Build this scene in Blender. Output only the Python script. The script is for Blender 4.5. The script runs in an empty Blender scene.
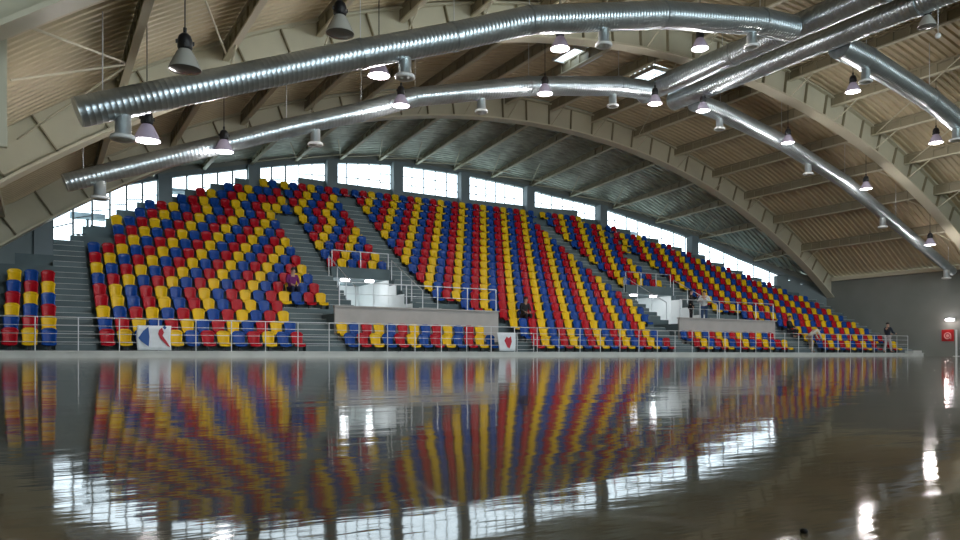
import bpy, bmesh, math, random
from mathutils import Vector, Matrix
random.seed(7)
PI = math.pi
sc = bpy.context.scene
COL = sc.collection

# ------------------------------------------------------------------ camera, world, light, exposure
TH = math.radians(30.4)
HC = 0.08
F = 747.0
cd = bpy.data.cameras.new('camera'); cam = bpy.data.objects.new('camera', cd); COL.objects.link(cam)
cd.sensor_width = 36; cd.lens = 36 * F / 960; cd.shift_y = 85.0 / 960; cd.clip_start = 0.02; cd.clip_end = 400
cam.location = (0, 0, HC); cam.rotation_euler = (PI / 2, 0, -TH)
sc.camera = cam

w = bpy.data.worlds.new('overcast_sky'); sc.world = w; w.use_nodes = True
nt = w.node_tree; bg = nt.nodes['Background']
tc = nt.nodes.new('ShaderNodeTexCoord'); sp = nt.nodes.new('ShaderNodeSeparateXYZ'); rp = nt.nodes.new('ShaderNodeValToRGB')
nt.links.new(tc.outputs['Generated'], sp.inputs[0]); nt.links.new(sp.outputs['Z'], rp.inputs[0]); nt.links.new(rp.outputs[0], bg.inputs[0])
rp.color_ramp.elements[0].position = 0.0; rp.color_ramp.elements[0].color = (0.55, 0.66, 0.66, 1)
rp.color_ramp.elements[1].position = 0.03; rp.color_ramp.elements[1].color = (0.80, 0.92, 1.0, 1)
bg.inputs[1].default_value = 4.2
sc.view_settings.view_transform = 'Standard'; sc.view_settings.look = 'None'
sc.view_settings.exposure = 0.0; sc.view_settings.gamma = 1; sc.view_settings.use_curve_mapping = False
sc.cycles.use_denoising = True
sc.cycles.max_bounces = 6; sc.cycles.diffuse_bounces = 4; sc.cycles.glossy_bounces = 3
sc.cycles.transparent_max_bounces = 12; sc.cycles.sample_clamp_indirect = 4.0
sc.cycles.caustics_reflective = False; sc.cycles.caustics_refractive = False

LAMP_W = 190.0
def point_light(name, loc, power, r, color=(1.0, 0.93, 0.90)):
    l = bpy.data.lights.new(name, 'POINT'); l.energy = power; l.shadow_soft_size = r; l.color = color
    o = bpy.data.objects.new(name, l); COL.objects.link(o); o.location = loc
    return o

# daylight through the glazed facade behind the camera and through the stand windows
def area_light(name, loc, target, sx, sy, power, color):
    l = bpy.data.lights.new(name, 'AREA'); l.shape = 'RECTANGLE'; l.size = sx; l.size_y = sy; l.energy = power; l.color = color
    o = bpy.data.objects.new(name, l); COL.objects.link(o); o.location = loc
    o.rotation_euler = (Vector(target) - Vector(loc)).to_track_quat('-Z', 'Y').to_euler()
    return o
area_light('daylight_behind_camera', (21.7, -11.2, 7.3), (21.7, 15, 8.6), 38, 5.0, 5400, (0.84, 0.94, 1.0))

# ------------------------------------------------------------------ materials
MATS = {}
def mat(name, col, rough=0.6, metal=0.0, var=0.0, scale=3.0, bump=0.0, emit=None, es=0.0, spec=0.5, coat=0.0, stretch=(1, 1, 1), detail=4):
    if name in MATS: return MATS[name]
    m = bpy.data.materials.new(name); m.use_nodes = True; MATS[name] = m
    n = m.node_tree; b = n.nodes['Principled BSDF']
    b.inputs['Roughness'].default_value = rough; b.inputs['Metallic'].default_value = metal
    b.inputs['Specular IOR Level'].default_value = spec; b.inputs['Coat Weight'].default_value = coat
    c = (*col, 1)
    b.inputs['Base Color'].default_value = c
    if emit: b.inputs['Emission Color'].default_value = (*emit, 1); b.inputs['Emission Strength'].default_value = es
    if var or bump:
        t = n.nodes.new('ShaderNodeTexCoord'); mp = n.nodes.new('ShaderNodeMapping'); mp.inputs['Scale'].default_value = stretch
        nz = n.nodes.new('ShaderNodeTexNoise'); nz.inputs['Scale'].default_value = scale; nz.inputs['Detail'].default_value = detail
        n.links.new(t.outputs['Object'], mp.inputs[0]); n.links.new(mp.outputs[0], nz.inputs['Vector'])
        if var:
            r = n.nodes.new('ShaderNodeValToRGB')
            r.color_ramp.elements[0].position = .3; r.color_ramp.elements[1].position = .7
            r.color_ramp.elements[0].color = (*[max(0, x * (1 - var)) for x in col], 1)
            r.color_ramp.elements[1].color = (*[min(1, x * (1 + var)) for x in col], 1)
            n.links.new(nz.outputs[0], r.inputs[0]); n.links.new(r.outputs[0], b.inputs['Base Color'])
        if bump:
            bp = n.nodes.new('ShaderNodeBump'); bp.inputs['Strength'].default_value = 1; bp.inputs['Distance'].default_value = bump
            n.links.new(nz.outputs[0], bp.inputs['Height']); n.links.new(bp.outputs[0], b.inputs['Normal'])
    return m

M_RED = mat('red_seat_plastic', (0.43, 0.004, 0.014), .27, var=.12, scale=1.2, spec=.3)
M_BLUE = mat('blue_seat_plastic', (0.006, 0.060, 0.30), .27, var=.12, scale=1.2, spec=.3)
M_YEL = mat('yellow_seat_plastic', (0.78, 0.50, 0.008), .27, var=.10, scale=1.2, spec=.3)
M_CONC = mat('grey_green_concrete', (0.095, 0.135, 0.145), .75, var=.18, scale=.9, bump=.004)
M_STEP = mat('step_concrete', (0.12, 0.16, 0.17), .7, var=.2, scale=1.5, bump=.003)
M_KERB = mat('pale_kerb_stone', (0.58, 0.60, 0.57), .5, var=.1, scale=2)
M_LAND = mat('landing_wall_paint', (0.42, 0.40, 0.38), .7, var=.07, scale=2)
M_WALLG = mat('dark_grey_wall_panel', (0.21, 0.225, 0.205), .6, var=.10, scale=.5)
M_WALLB = mat('blue_grey_wall', (0.13, 0.17, 0.18), .6, var=.1, scale=.8)
M_COLM = mat('blue_grey_column', (0.15, 0.19, 0.21), .6, var=.08, scale=1)
M_DECK = mat('beige_roof_deck', (0.56, 0.48, 0.32), .5, var=.08, scale=.7)
M_FOIL = mat('grey_green_foil_deck', (0.50, 0.55, 0.49), .38, metal=.35, var=.30, scale=1.6, bump=.05, stretch=(1, 2.2, 1))
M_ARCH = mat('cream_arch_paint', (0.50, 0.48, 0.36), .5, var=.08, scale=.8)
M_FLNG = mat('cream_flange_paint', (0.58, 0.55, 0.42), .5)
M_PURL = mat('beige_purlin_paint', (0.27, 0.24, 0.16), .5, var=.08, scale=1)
M_DUCT = mat('galvanised_duct', (0.44, 0.50, 0.53), .30, metal=.85, var=.12, scale=2.2, stretch=(1, 3, 3))
M_DUCT2 = mat('galvanised_spout', (0.66, 0.70, 0.70), .35, metal=.8)
M_WHM = mat('white_metal', (0.72, 0.74, 0.74), .4)
M_RAIL = mat('brushed_steel_rail', (0.66, 0.68, 0.70), .35, metal=.55)
M_BLK = mat('black_lamp_housing', (0.008, 0.008, 0.010), .45)
M_REFL = mat('translucent_lamp_shade', (0.42, 0.38, 0.46), .25, emit=(0.62, 0.50, 0.80), es=.08)
M_SHD = mat('grey_unlit_lamp_shade', (0.42, 0.42, 0.38), .25)
M_LENS = mat('lit_lamp_lens', (1, 1, 1), .4, emit=(1.0, 0.93, 0.98), es=6)
M_LENSO = mat('unlit_lamp_lens', (0.14, 0.14, 0.13), .2)
M_FRAME = mat('dark_window_frame', (0.085, 0.11, 0.12), .5)
M_WHITE = mat('white_tunnel_paint', (0.80, 0.84, 0.84), .45)
M_DARK = mat('dark_opening', (0.03, 0.03, 0.03), .8)
M_SKIN = mat('skin', (0.50, 0.30, 0.22), .5)
M_HAIR = mat('dark_hair', (0.02, 0.015, 0.012), .6)

def glass_mat():
    m = bpy.data.materials.new('clear_window_glass'); m.use_nodes = True; n = m.node_tree
    n.nodes.remove(n.nodes['Principled BSDF'])
    tr = n.nodes.new('ShaderNodeBsdfTransparent'); gl = n.nodes.new('ShaderNodeBsdfGlossy'); mx = n.nodes.new('ShaderNodeMixShader')
    tr.inputs[0].default_value = (.93, .97, .98, 1); gl.inputs[1].default_value = .03
    mx.inputs[0].default_value = .06
    n.links.new(tr.outputs[0], mx.inputs[1]); n.links.new(gl.outputs[0], mx.inputs[2])
    n.links.new(mx.outputs[0], n.nodes['Material Output'].inputs[0])
    return m
M_GLASS = glass_mat()

def floor_mat():
    m = bpy.data.materials.new('varnished_court_floor'); m.use_nodes = True; n = m.node_tree; b = n.nodes['Principled BSDF']
    tcn = n.nodes.new('ShaderNodeTexCoord')
    def noise(scale, stretch, detail=3, rough=.5):
        mp = n.nodes.new('ShaderNodeMapping'); mp.inputs['Scale'].default_value = stretch; mp.inputs['Rotation'].default_value = (0, 0, TH * .9)
        nz = n.nodes.new('ShaderNodeTexNoise'); nz.inputs['Scale'].default_value = scale; nz.inputs['Detail'].default_value = detail; nz.inputs['Roughness'].default_value = rough
        n.links.new(tcn.outputs['Object'], mp.inputs[0]); n.links.new(mp.outputs[0], nz.inputs['Vector']); return nz
    a = noise(3.0, (1, 1, 1), 5, .6)
    r = n.nodes.new('ShaderNodeValToRGB'); r.color_ramp.elements[0].position = .3; r.color_ramp.elements[1].position = .72
    r.color_ramp.elements[0].color = (0.070, 0.055, 0.034, 1); r.color_ramp.elements[1].color = (0.165, 0.132, 0.084, 1)
    n.links.new(a.outputs[0], r.inputs[0]); n.links.new(r.outputs[0], b.inputs['Base Color'])
    # thin scuffs: narrow bands of a warped noise
    s = noise(1.7, (1, 1, 1), 2, .4)
    r2 = n.nodes.new('ShaderNodeValToRGB'); e = r2.color_ramp.elements
    e[0].position = .495; e[0].color = (.055, .055, .055, 1); e[1].position = .505; e[1].color = (.055, .055, .055, 1)
    mid = r2.color_ramp.elements.new(.5); mid.color = (.10, .10, .10, 1)
    n.links.new(s.outputs[0], r2.inputs[0]); n.links.new(r2.outputs[0], b.inputs['Roughness'])
    b.inputs['IOR'].default_value = 1.30; b.inputs['Specular IOR Level'].default_value = .5
    n1 = noise(2.2, (1, 1.6, 1), 3, .5); n2 = noise(9.0, (.5, 2.0, 1), 4, .6)
    b1 = n.nodes.new('ShaderNodeBump'); b1.inputs['Strength'].default_value = 1; b1.inputs['Distance'].default_value = .0017
    b2 = n.nodes.new('ShaderNodeBump'); b2.inputs['Strength'].default_value = 1; b2.inputs['Distance'].default_value = .00040
    n.links.new(n1.outputs[0], b1.inputs['Height']); n.links.new(n2.outputs[0], b2.inputs['Height'])
    n.links.new(b1.outputs[0], b2.inputs['Normal']); n.links.new(b2.outputs[0], b.inputs['Normal'])
    return m
M_FLOOR = floor_mat()

# ------------------------------------------------------------------ mesh helpers
class MB:
    def __init__(s): s.v = []; s.f = []; s.m = []; s.sm = []
    def add(s, vs, fs, mi=0, smooth=False):
        o = len(s.v); s.v += [tuple(p) for p in vs]
        for q in fs: s.f.append(tuple(i + o for i in q)); s.m.append(mi); s.sm.append(smooth)
    def box(s, x0, x1, y0, y1, z0, z1, mi=0):
        s.add([(x0, y0, z0), (x1, y0, z0), (x1, y1, z0), (x0, y1, z0), (x0, y0, z1), (x1, y0, z1), (x1, y1, z1), (x0, y1, z1)],
              [(3, 2, 1, 0), (4, 5, 6, 7), (0, 1, 5, 4), (1, 2, 6, 5), (2, 3, 7, 6), (3, 0, 4, 7)], mi)
    def bar(s, a, b, wd, ht, mi=0, up=(0, 0, 1)):
        a = Vector(a); b = Vector(b); d = (b - a).normalized(); u = Vector(up)
        side = d.cross(u)
        if side.length < 1e-4: side = d.cross(Vector((1, 0, 0)))
        side.normalize(); u = side.cross(d)
        vs = []
        for p in (a, b):
            for sx, sz in ((-1, -1), (1, -1), (1, 1), (-1, 1)): vs.append(p + side * sx * wd / 2 + u * sz * ht / 2)
        s.add(vs, [(0, 1, 2, 3), (7, 6, 5, 4), (0, 4, 5, 1), (1, 5, 6, 2), (2, 6, 7, 3), (3, 7, 4, 0)], mi)
    def tube(s, pts, rad, n=8, mi=0, caps=True, smooth=True):
        pts = [Vector(p) for p in pts]
        if not hasattr(rad, '__len__'): rad = [rad] * len(pts)
        vs = []; fs = []; ref = None
        for i, p in enumerate(pts):
            d = (pts[min(i + 1, len(pts) - 1)] - pts[max(i - 1, 0)]).normalized()
            if ref is None: ref = Vector((0, 0, 1)) if abs(d.z) < .9 else Vector((1, 0, 0))
            x = d.cross(ref); x.normalize(); y = x.cross(d)
            for k in range(n):
                t = 2 * PI * k / n; vs.append(p + (x * math.cos(t) + y * math.sin(t)) * rad[i])
        for i in range(len(pts) - 1):
            for k in range(n):
                fs.append((i * n + k, (i + 1) * n + k, (i + 1) * n + (k + 1) % n, i * n + (k + 1) % n))
        s.add(vs, fs, mi, smooth)
        if caps:
            s.add(vs[:n], [tuple(range(n))], mi); s.add(vs[-n:], [tuple(reversed(range(n)))], mi)
    def lathe(s, prof, c=(0, 0, 0), n=16, mi=0, smooth=True):
        vs = []; fs = []
        for r, z in prof:
            for k in range(n):
                t = 2 * PI * k / n; vs.append((c[0] + r * math.cos(t), c[1] + r * math.sin(t), c[2] + z))
        for i in range(len(prof) - 1):
            for k in range(n):
                fs.append((i * n + k, i * n + (k + 1) % n, (i + 1) * n + (k + 1) % n, (i + 1) * n + k))
        s.add(vs, fs, mi, smooth)
    def shell(s, fn, nu, nv, th, mi=0):
        """closed thin shell over fn(u,v)->(pos, normal)"""
        A = []; B = []
        for j in range(nv + 1):
            for i in range(nu + 1):
                p, nrm = fn(-1 + 2 * i / nu, j / nv); p = Vector(p); nrm = Vector(nrm).normalized()
                A.append(p); B.append(p + nrm * th)
        W = nu + 1; fs = []; o = len(A)
        for j in range(nv):
            for i in range(nu):
                q = (j * W + i, j * W + i + 1, (j + 1) * W + i + 1, (j + 1) * W + i); fs.append(q); fs.append(tuple(reversed([k + o for k in q])))
        ring = [i for i in range(W)] + [j * W + nu for j in range(1, nv + 1)] + [nv * W + i for i in range(nu - 1, -1, -1)] + [j * W for j in range(nv - 1, 0, -1)]
        for a, b in zip(ring, ring[1:] + ring[:1]): fs.append((b, a, a + o, b + o))
        s.add(A + B, fs, mi, True)
    def merge(s, other, M=None, mi=None):
        o = len(s.v)
        for p in other.v:
            q = (M @ Vector(p)) if M is not None else p; s.v.append(tuple(q))
        for f, m_, sm in zip(other.f, other.m, other.sm):
            s.f.append(tuple(i + o for i in f)); s.m.append(m_ if mi is None else mi); s.sm.append(sm)
    def mesh(s, name, mats):
        me = bpy.data.meshes.new(name); me.from_pydata(s.v, [], s.f)
        for m_ in (mats if isinstance(mats, (list, tuple)) else [mats]): me.materials.append(m_)
        me.polygons.foreach_set('material_index', s.m); me.polygons.foreach_set('use_smooth', s.sm)
        me.update(); return me
    def build(s, name, mats, parent=None, kind=None, loc=None):
        o = bpy.data.objects.new(name, s.mesh(name, mats)); COL.objects.link(o)
        if parent: o.parent = parent
        if kind: o['kind'] = kind
        if loc: o.location = loc
        return o

def tag(o, label, cat, group=None):
    o['label'] = label; o['category'] = cat
    if group: o['group'] = group
    return o
def thing(name, label, cat, loc=(0, 0, 0), rz=0, group=None):
    o = bpy.data.objects.new(name, None); COL.objects.link(o); o.location = loc; o.rotation_euler = (0, 0, rz); o.empty_display_size = .2
    return tag(o, label, cat, group)
def copy_tree(o, parent=None):
    c = o.copy(); COL.objects.link(c)
    if parent: c.parent = parent
    for ch in list(o.children): copy_tree(ch, c)
    return c
def interp(x, P):
    if x <= P[0][0]: return P[0][1]
    for (a, b), (c, d) in zip(P, P[1:]):
        if x <= c: return b + (d - b) * (x - a) / (c - a)
    return P[-1][1]
ORD = ['first', 'second', 'third', 'fourth', 'fifth', 'sixth', 'seventh', 'eighth', 'ninth', 'tenth', 'eleventh', 'twelfth', 'thirteenth',
       'fourteenth', 'fifteenth', 'sixteenth', 'seventeenth', 'eighteenth', 'nineteenth', 'twentieth', 'twenty-first', 'twenty-second']

# ------------------------------------------------------------------ dimensions
XL, XR = -1.3, 44.6
XC, RAD, ZT = 21.7, 38.0, 11.5
YA1, YA = 30.6, [30.6, 21.0, 11.8, 1.8, -7.8]
def zl(x): return ZT - RAD + math.sqrt(max(0.0, RAD * RAD - (x - XC) ** 2))
YB = [(-1.3, 30.9), (0.1, 32.2), (1.71, 34.0), (2.69, 35.2), (4.15, 36.8), (5.6, 37.8), (8, 39.4), (10, 40.2), (14, 40.5), (22, 40.7), (29, 40.5),
      (31, 40.1), (33.4, 39.4), (36, 38.2), (38.5, 36.8), (41, 34.8), (43, 32.8), (44.6, 30.9)]
ZB = [(-1.3, 4.0), (0.1, 5.5), (2, 6.9), (4.9, 8.35), (9.6, 10.0), (14, 10.95), (18, 11.35), (22.6, 11.35), (27.4, 11.0), (32.7, 10.2), (38.4, 8.2), (41.5, 6.35), (44.6, 4.2)]
def yb(x): return interp(x, YB)
def smooth_interp(x, P, h=1.2): return sum(interp(x + d, P) for d in (-h, -h / 2, 0, h / 2, h)) / 5
def zb(x): return smooth_interp(x, ZB)
def zdeck(x, y):
    z0 = zl(x) + 1.28
    if y <= YA1: return z0
    t = min(1.3, (y - YA1) / max(.3, yb(x) - YA1))
    t = min(t, (y - YA1) / max(2.5, yb(x) - YA1) * 1.0 + 0) if yb(x) - YA1 < 2.5 else t
    return z0 + (zb(x) + .44 - z0) * min(1.0, t)
RUN = .83
def FR(k): return 24.70 + RUN * k
def tread(k): return .20 + .39 * k + .0062 * k * k
LAND = [(9.25, 16.3), (26.6, 33.6)]
TUN = [(10.85, 13.6), (27.6, 31.1)]
ZLAND = 1.60; ZTUN = 3.48; YTUN = 35.0
AISLES = {1: (.35, 1.42), 2: (9.80, 10.85), 3: (13.75, 14.85), 4: (26.65, 27.55), 5: (31.15, 32.30)}

# ------------------------------------------------------------------ structure: floor, walls
m = MB(); m.box(XL - .1, XR + .1, -11, 24.62, -.2, 0); m.build('floor', M_FLOOR, kind='structure')
m = MB(); m.box(XL - .1, XR + .1, 24.5, 45, -.4, -.02); m.build('floor_under_stand', M_CONC, kind='structure')
m = MB(); m.box(XL, XR, 24.62, 24.70, 0, .19); m.box(XL, XR, 24.58, 24.72, .17, .205); m.build('trim_1', M_KERB, kind='structure')
# side walls up to the vault
for nm, x0, x1, xe in (('wall_left', XL - .25, XL, XL), ('wall_right', XR, XR + .25, XR)):
    m = MB(); z = zl(xe) + 1.24
    m.box(x0, x1, -11, 31.2, -.02, z)
    m.build(nm, M_WALLG, kind='structure')
# eaves beam along each side wall
for i, (xe, s) in enumerate(((XL, 1), (XR, -1))):
    m = MB(); m.box(min(xe + s * .02, xe + s * .22), max(xe + s * .02, xe + s * .22), -10.8, 30.4, zl(xe + s * .2) + .92, zl(xe + s * .2) + 1.16)
    m.build('trim_%d' % (i + 2), M_FLNG, kind='structure')

# stand: one stepped concrete body
m = MB()
SEG = .4875
nseg = int(round((XR - XL) / .45)); xs = [XL + (XR - XL) * i / nseg for i in range(nseg + 1)]
brk = sorted(set([round(v, 3) for v in xs if all(abs(v - b) > .14 for r in LAND + TUN for b in r)] + [b for r in LAND + TUN for b in r]))
for x0, x1 in zip(brk, brk[1:]):
    xm = (x0 + x1) / 2; Y = yb(xm)
    inl = any(a < xm < b for a, b in LAND); intn = any(a < xm < b for a, b in TUN)
    for k in range(0, 20):
        if FR(k) > Y: break
        ye = min(FR(k + 1), Y); z1 = tread(min(k, 18)); z0 = -.02
        if inl and k in (2, 3):
            m.box(x0, x1, FR(k), ye, z0, ZLAND); continue
        if intn and 4 <= k <= 7:
            m.box(x0, x1, FR(k), ye, z0, ZLAND); continue
        if intn and k >= 8 and FR(k) < YTUN:
            m.box(x0, x1, FR(k), ye, ZTUN, z1); m.box(x0, x1, FR(k), ye, z0, ZLAND)
            if FR(k + 1) > YTUN: m.box(x0, x1, YTUN, ye, ZLAND, ZTUN)
            continue
        m.box(x0, x1, FR(k), ye, z0, z1)
m.build('stand_terrace', M_CONC, kind='structure')

# stair treads in the aisles (intermediate half steps)
def aisle(i, x0, x1, k0, k1):
    m = MB()
    for k in range(k0, k1):
        za = tread(k); zc = tread(k + 1); h = zc - za
        m.box(x0, x1, FR(k + 1) - .30, FR(k + 1) + .01, za, za + h / 2)
        m.box(x0 + .02, x1 - .02, FR(k + 1) - .305, FR(k + 1) - .27, za + h / 2, za + h / 2 + .012, 1)
        m.box(x0 + .02, x1 - .02, FR(k + 1) - .005, FR(k + 1) + .03, zc, zc + .012, 1)
    m.build('aisle_stairs', [M_STEP, M_KERB], kind='structure')
aisle(1, *AISLES[1], 0, 10)
aisle(2, *AISLES[2], 4, 13); aisle(3, *AISLES[3], 4, 16); aisle(4, *AISLES[4], 4, 16); aisle(5, *AISLES[5], 4, 12)
aisle(6, 7.85, 9.3, 0, 4); aisle(7, 25.15, 26.55, 0, 3)
aisle(8, 33.8, 35.6, 0, 4); aisle(9, 43.2, 44.5, 0, 8)

# landing front walls, tunnel linings
for i, (a, b) in enumerate(LAND):
    m = MB(); m.box(a, b, FR(2) - .08, FR(2) + .04, tread(1), 1.85); m.box(a - .03, b + .03, FR(2) - .15, FR(2) + .07, 1.85, 1.90)
    m.build('wall_landing', M_LAND, kind='structure')
for i, (a, b) in enumerate(TUN):
    m = MB()
    m.box(a + .01, a + .04, FR(8), YTUN, ZLAND, ZTUN); m.box(b - .04, b - .01, FR(8), YTUN, ZLAND, ZTUN)
    m.box(a + .01, b - .01, YTUN - .04, YTUN - .01, ZLAND, ZTUN)
    # the right cheek of the stair well is painted white too
    for k in range(4, 8): m.box(b - .03, b, FR(k), FR(k + 1), ZLAND, tread(k) - .03)
    m.box(a, b, FR(4), YTUN, ZLAND, ZLAND + .02)
    m.build('wall_tunnel', M_WHITE, kind='structure')
    m = MB(); m.box(a, b, FR(8) - .10, FR(8) + .05, ZTUN - .02, tread(8) + .22); m.build('wall_parapet', M_CONC, kind='structure')

# ------------------------------------------------------------------ back wall, windows, columns
COLX = [0.05, 4.9, 9.6, 14.0, 18.05, 22.6, 27.4, 32.7, 38.4, 42.6]
def gap(x): return 1.25 if x < 10 else (1.5 + max(0, x - 36) * .14 if x > 31 else .62)
def kmax(x):
    k = 0
    while k < 17 and FR(k + 1) + gap(x) <= yb(x): k += 1
    return k
def sill(x):
    z = tread(kmax(x)) + (1.2 if 12 < x < 31 else .62)
    return min(z, zb(x) - .5)
def wallpt(x, off=0): return Vector((x, yb(x) + off, 0))
m = MB(); ml = MB(); mg = MB()
N = 92
for i in range(N):
    x0 = XL + (XR - XL) * i / N; x1 = XL + (XR - XL) * (i + 1) / N; xm = (x0 + x1) / 2
    solid = xm < .05 or xm > 42.6
    zs = zb(xm) if solid else sill(xm)
    for (mm, za0, za1, zb0, zb1, t) in ((m, 0, 0, zs, zs, .25), (ml, zb(x0) - .02, zb(x1) - .02, zb(x0) + .22, zb(x1) + .22, .30), (mg, zb(x0) + .22, zb(x1) + .22, zb(x0) + .60, zb(x1) + .60, .1)):
        y0 = yb(x0); y1 = yb(x1)
        mm.add([(x0, y0, za0), (x1, y1, za1), (x1, y1 + t, za1), (x0, y0 + t, za0), (x0, y0, zb0), (x1, y1, zb1), (x1, y1 + t, zb1), (x0, y0 + t, zb0)],
               [(3, 2, 1, 0), (4, 5, 6, 7), (0, 1, 5, 4), (1, 2, 6, 5), (2, 3, 7, 6), (3, 0, 4, 7)])
m.build('wall_back', M_WALLB, kind='structure')
ml.build('window_lintel', M_COLM, kind='structure')
mg.build('wall_back_upper', M_WALLG, kind='structure')
wn = 0
for a, b in zip(COLX, COLX[1:]):
    wn += 1
    a2, b2 = a + .3, b - .3
    n = max(3, int(round((b - a) / .86)))
    fr = MB(); gl = MB()
    xv = [a2 + (b2 - a2) * i / n for i in range(n + 1)]
    for i, x in enumerate(xv):
        thk = .075 if x < 12 else .05
        p = wallpt(x, .06); fr.bar((p.x, p.y, sill(x + (.02 if i == 0 else -.02)) - .3), (p.x, p.y, zb(x)), thk, thk, up=(0, 1, 0))
    for x0, x1 in zip(xv, xv[1:]):
        p0 = wallpt(x0, .06); p1 = wallpt(x1, .06); z0 = min(sill(x0 + .05), sill(x1 - .05)) - .1
        for fz in (.36,) if zb((x0 + x1) / 2) - z0 < 1.5 else (.30, .62):
            za = z0 + (zb(x0) - z0) * fz; zc = z0 + (zb(x1) - z0) * fz
            fr.bar((p0.x, p0.y, za), (p1.x, p1.y, za if a > 30 else zc), .03, .045)
        gl.add([(p0.x, p0.y, z0), (p1.x, p1.y, z0), (p1.x, p1.y, zb(x1)), (p0.x, p0.y, zb(x0))], [(0, 1, 2, 3)])
    fo = fr.build('window_%d' % wn, M_FRAME, kind='structure')
    gl.build('pane', M_GLASS, fo)
for x in COLX[:-1]:
    m = MB(); p = wallpt(x, -.06); s = .27
    m.box(p.x - .3, p.x + .3, p.y - .35, p.y + .2, min(sill(x - .3), sill(x + .3)) - 1.2, zb(x) + .05)
    m.build('wall_column', M_COLM, kind='structure')
# bluish exterior canopies seen through the glass
for (x0, x1, z, yy) in ((5.2, 6.5, 8.05, 1.2), (1.0, 2.3, 5.75, 1.0), (33.2, 34.3, 9.0, 1.4), (35.2, 36.2, 8.5, 1.4), (39.0, 40.2, 6.9, 1.4), (10.3, 12.0, 9.25, 1.5)):
    m = MB(); y0 = yb((x0 + x1) / 2) + yy; m.box(x0, x1, y0, y0 + .5, z, z + .22)
    o = m.build('roof_vent_outside', mat('blue_grey_vent', (.30, .37, .42), .6)); tag(o, 'pale blue-grey roof vent box outside the glazing near %s' % {5.2: 'the corner stairs', 1.0: 'the near corner column', 33.2: 'the upper far stairs', 35.2: 'the eighth column', 39.0: 'the lowest far bay', 10.3: 'the third column'}[x0], 'vent')
    m2 = MB()
    m2.box((x0 + x1) / 2 - .05, (x0 + x1) / 2 + .05, y0 + .2, y0 + .3, z - 9 if z > 9 else 0, z); m2.build('post', M_FRAME, o)

# facade behind the camera (glazed band under the vault)
m = MB()
m.box(XL, XR, -11.2, -11, -.02, 4.6)
n = 40
for i in range(n):
    x0 = XL + (XR - XL) * i / n; x1 = XL + (XR - XL) * (i + 1) / n
    za, zc = max(4.6, zl(x0) - .6), max(4.6, zl(x1) - .6)
    m.add([(x0, -11, za), (x1, -11, zc), (x1, -11, zl(x1) + 1.3), (x0, -11, zl(x0) + 1.3)], [(0, 1, 2, 3)])
m.build('wall_front', M_WALLG, kind='structure')
fr = MB(); gl = MB()
for i in range(0, 31):
    x = 1.0 + 41.5 * i / 30; fr.bar((x, -11.05, 4.6), (x, -11.05, max(4.7, zl(x) - .5)), .08, .08, up=(0, 1, 0))
fr.bar((0, -11.05, 6.6), (43.5, -11.05, 6.6), .06, .06)
fo = fr.build('window_20', M_FRAME, kind='structure')
gl.add([(XL, -11.08, 4.6), (XR, -11.08, 4.6), (XR, -11.08, 11), (XL, -11.08, 11)], [(0, 1, 2, 3)]); gl.build('pane', M_GLASS, fo)

# ------------------------------------------------------------------ roof: deck, arches, purlins
m = MB(); nx = 64
ys = []; y = -11.0; st = 0
PIT = .30
while y < 42.2:
    ys += [(y, 0), (y + .11, 0), (y + .15, .075), (y + .26, .075)]; y += PIT
X = [XL - .25 + (XR - XL + .5) * i / nx for i in range(nx + 1)]
SKY = [(18.9, 20.4, 24.35, 25.85), (23.4, 24.5, 24.35, 25.85)]
vs = [(x, yy, zdeck(min(max(x, XL), XR), yy) + h) for (yy, h) in ys for x in X]
W = nx + 1; fs = []; fs2 = []
for j in range(len(ys) - 1):
    for i in range(nx):
        xm = (X[i] + X[i + 1]) / 2; ym = (ys[j][0] + ys[j + 1][0]) / 2
        if any(a <= xm <= b and c <= ym <= d for a, b, c, d in SKY): continue
        if ym > yb(min(max(xm, XL), XR)) + .65: continue
        (fs2 if ym > YA1 else fs).append((j * W + i, j * W + i + 1, (j + 1) * W + i + 1, (j + 1) * W + i))
m.add(vs, fs); m.f += fs2; m.m += [1] * len(fs2); m.sm += [False] * len(fs2)
m.build('ceiling', [M_DECK, M_FOIL], kind='structure')
def snap(a, b):
    s = [x for x in zip(X, X[1:]) if a <= (x[0] + x[1]) / 2 <= b]; return s[0][0], s[-1][1]
for i, (a, b, c, d) in enumerate(SKY):
    a, b = snap(a, b); z = zl((a + b) / 2) + 1.26
    m = MB(); cx = (a + b) / 2
    for p, q in (((a, c), (b, c)), ((b, c), (b, d)), ((b, d), (a, d)), ((a, d), (a, c))):
        m.bar((*p, z - .02), (*q, z - .02), .08, .16)
    m.bar((cx, c, z), (cx, d, z), .04, .05)
    fo = m.build('window_%d' % (21 + i), M_WHM, kind='structure')
    g = MB(); g.add([(a, c, z + .1), (b, c, z + .1), (b, d, z + .1), (a, d, z + .1)], [(0, 1, 2, 3)]); g.build('pane', M_GLASS, fo)

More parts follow.
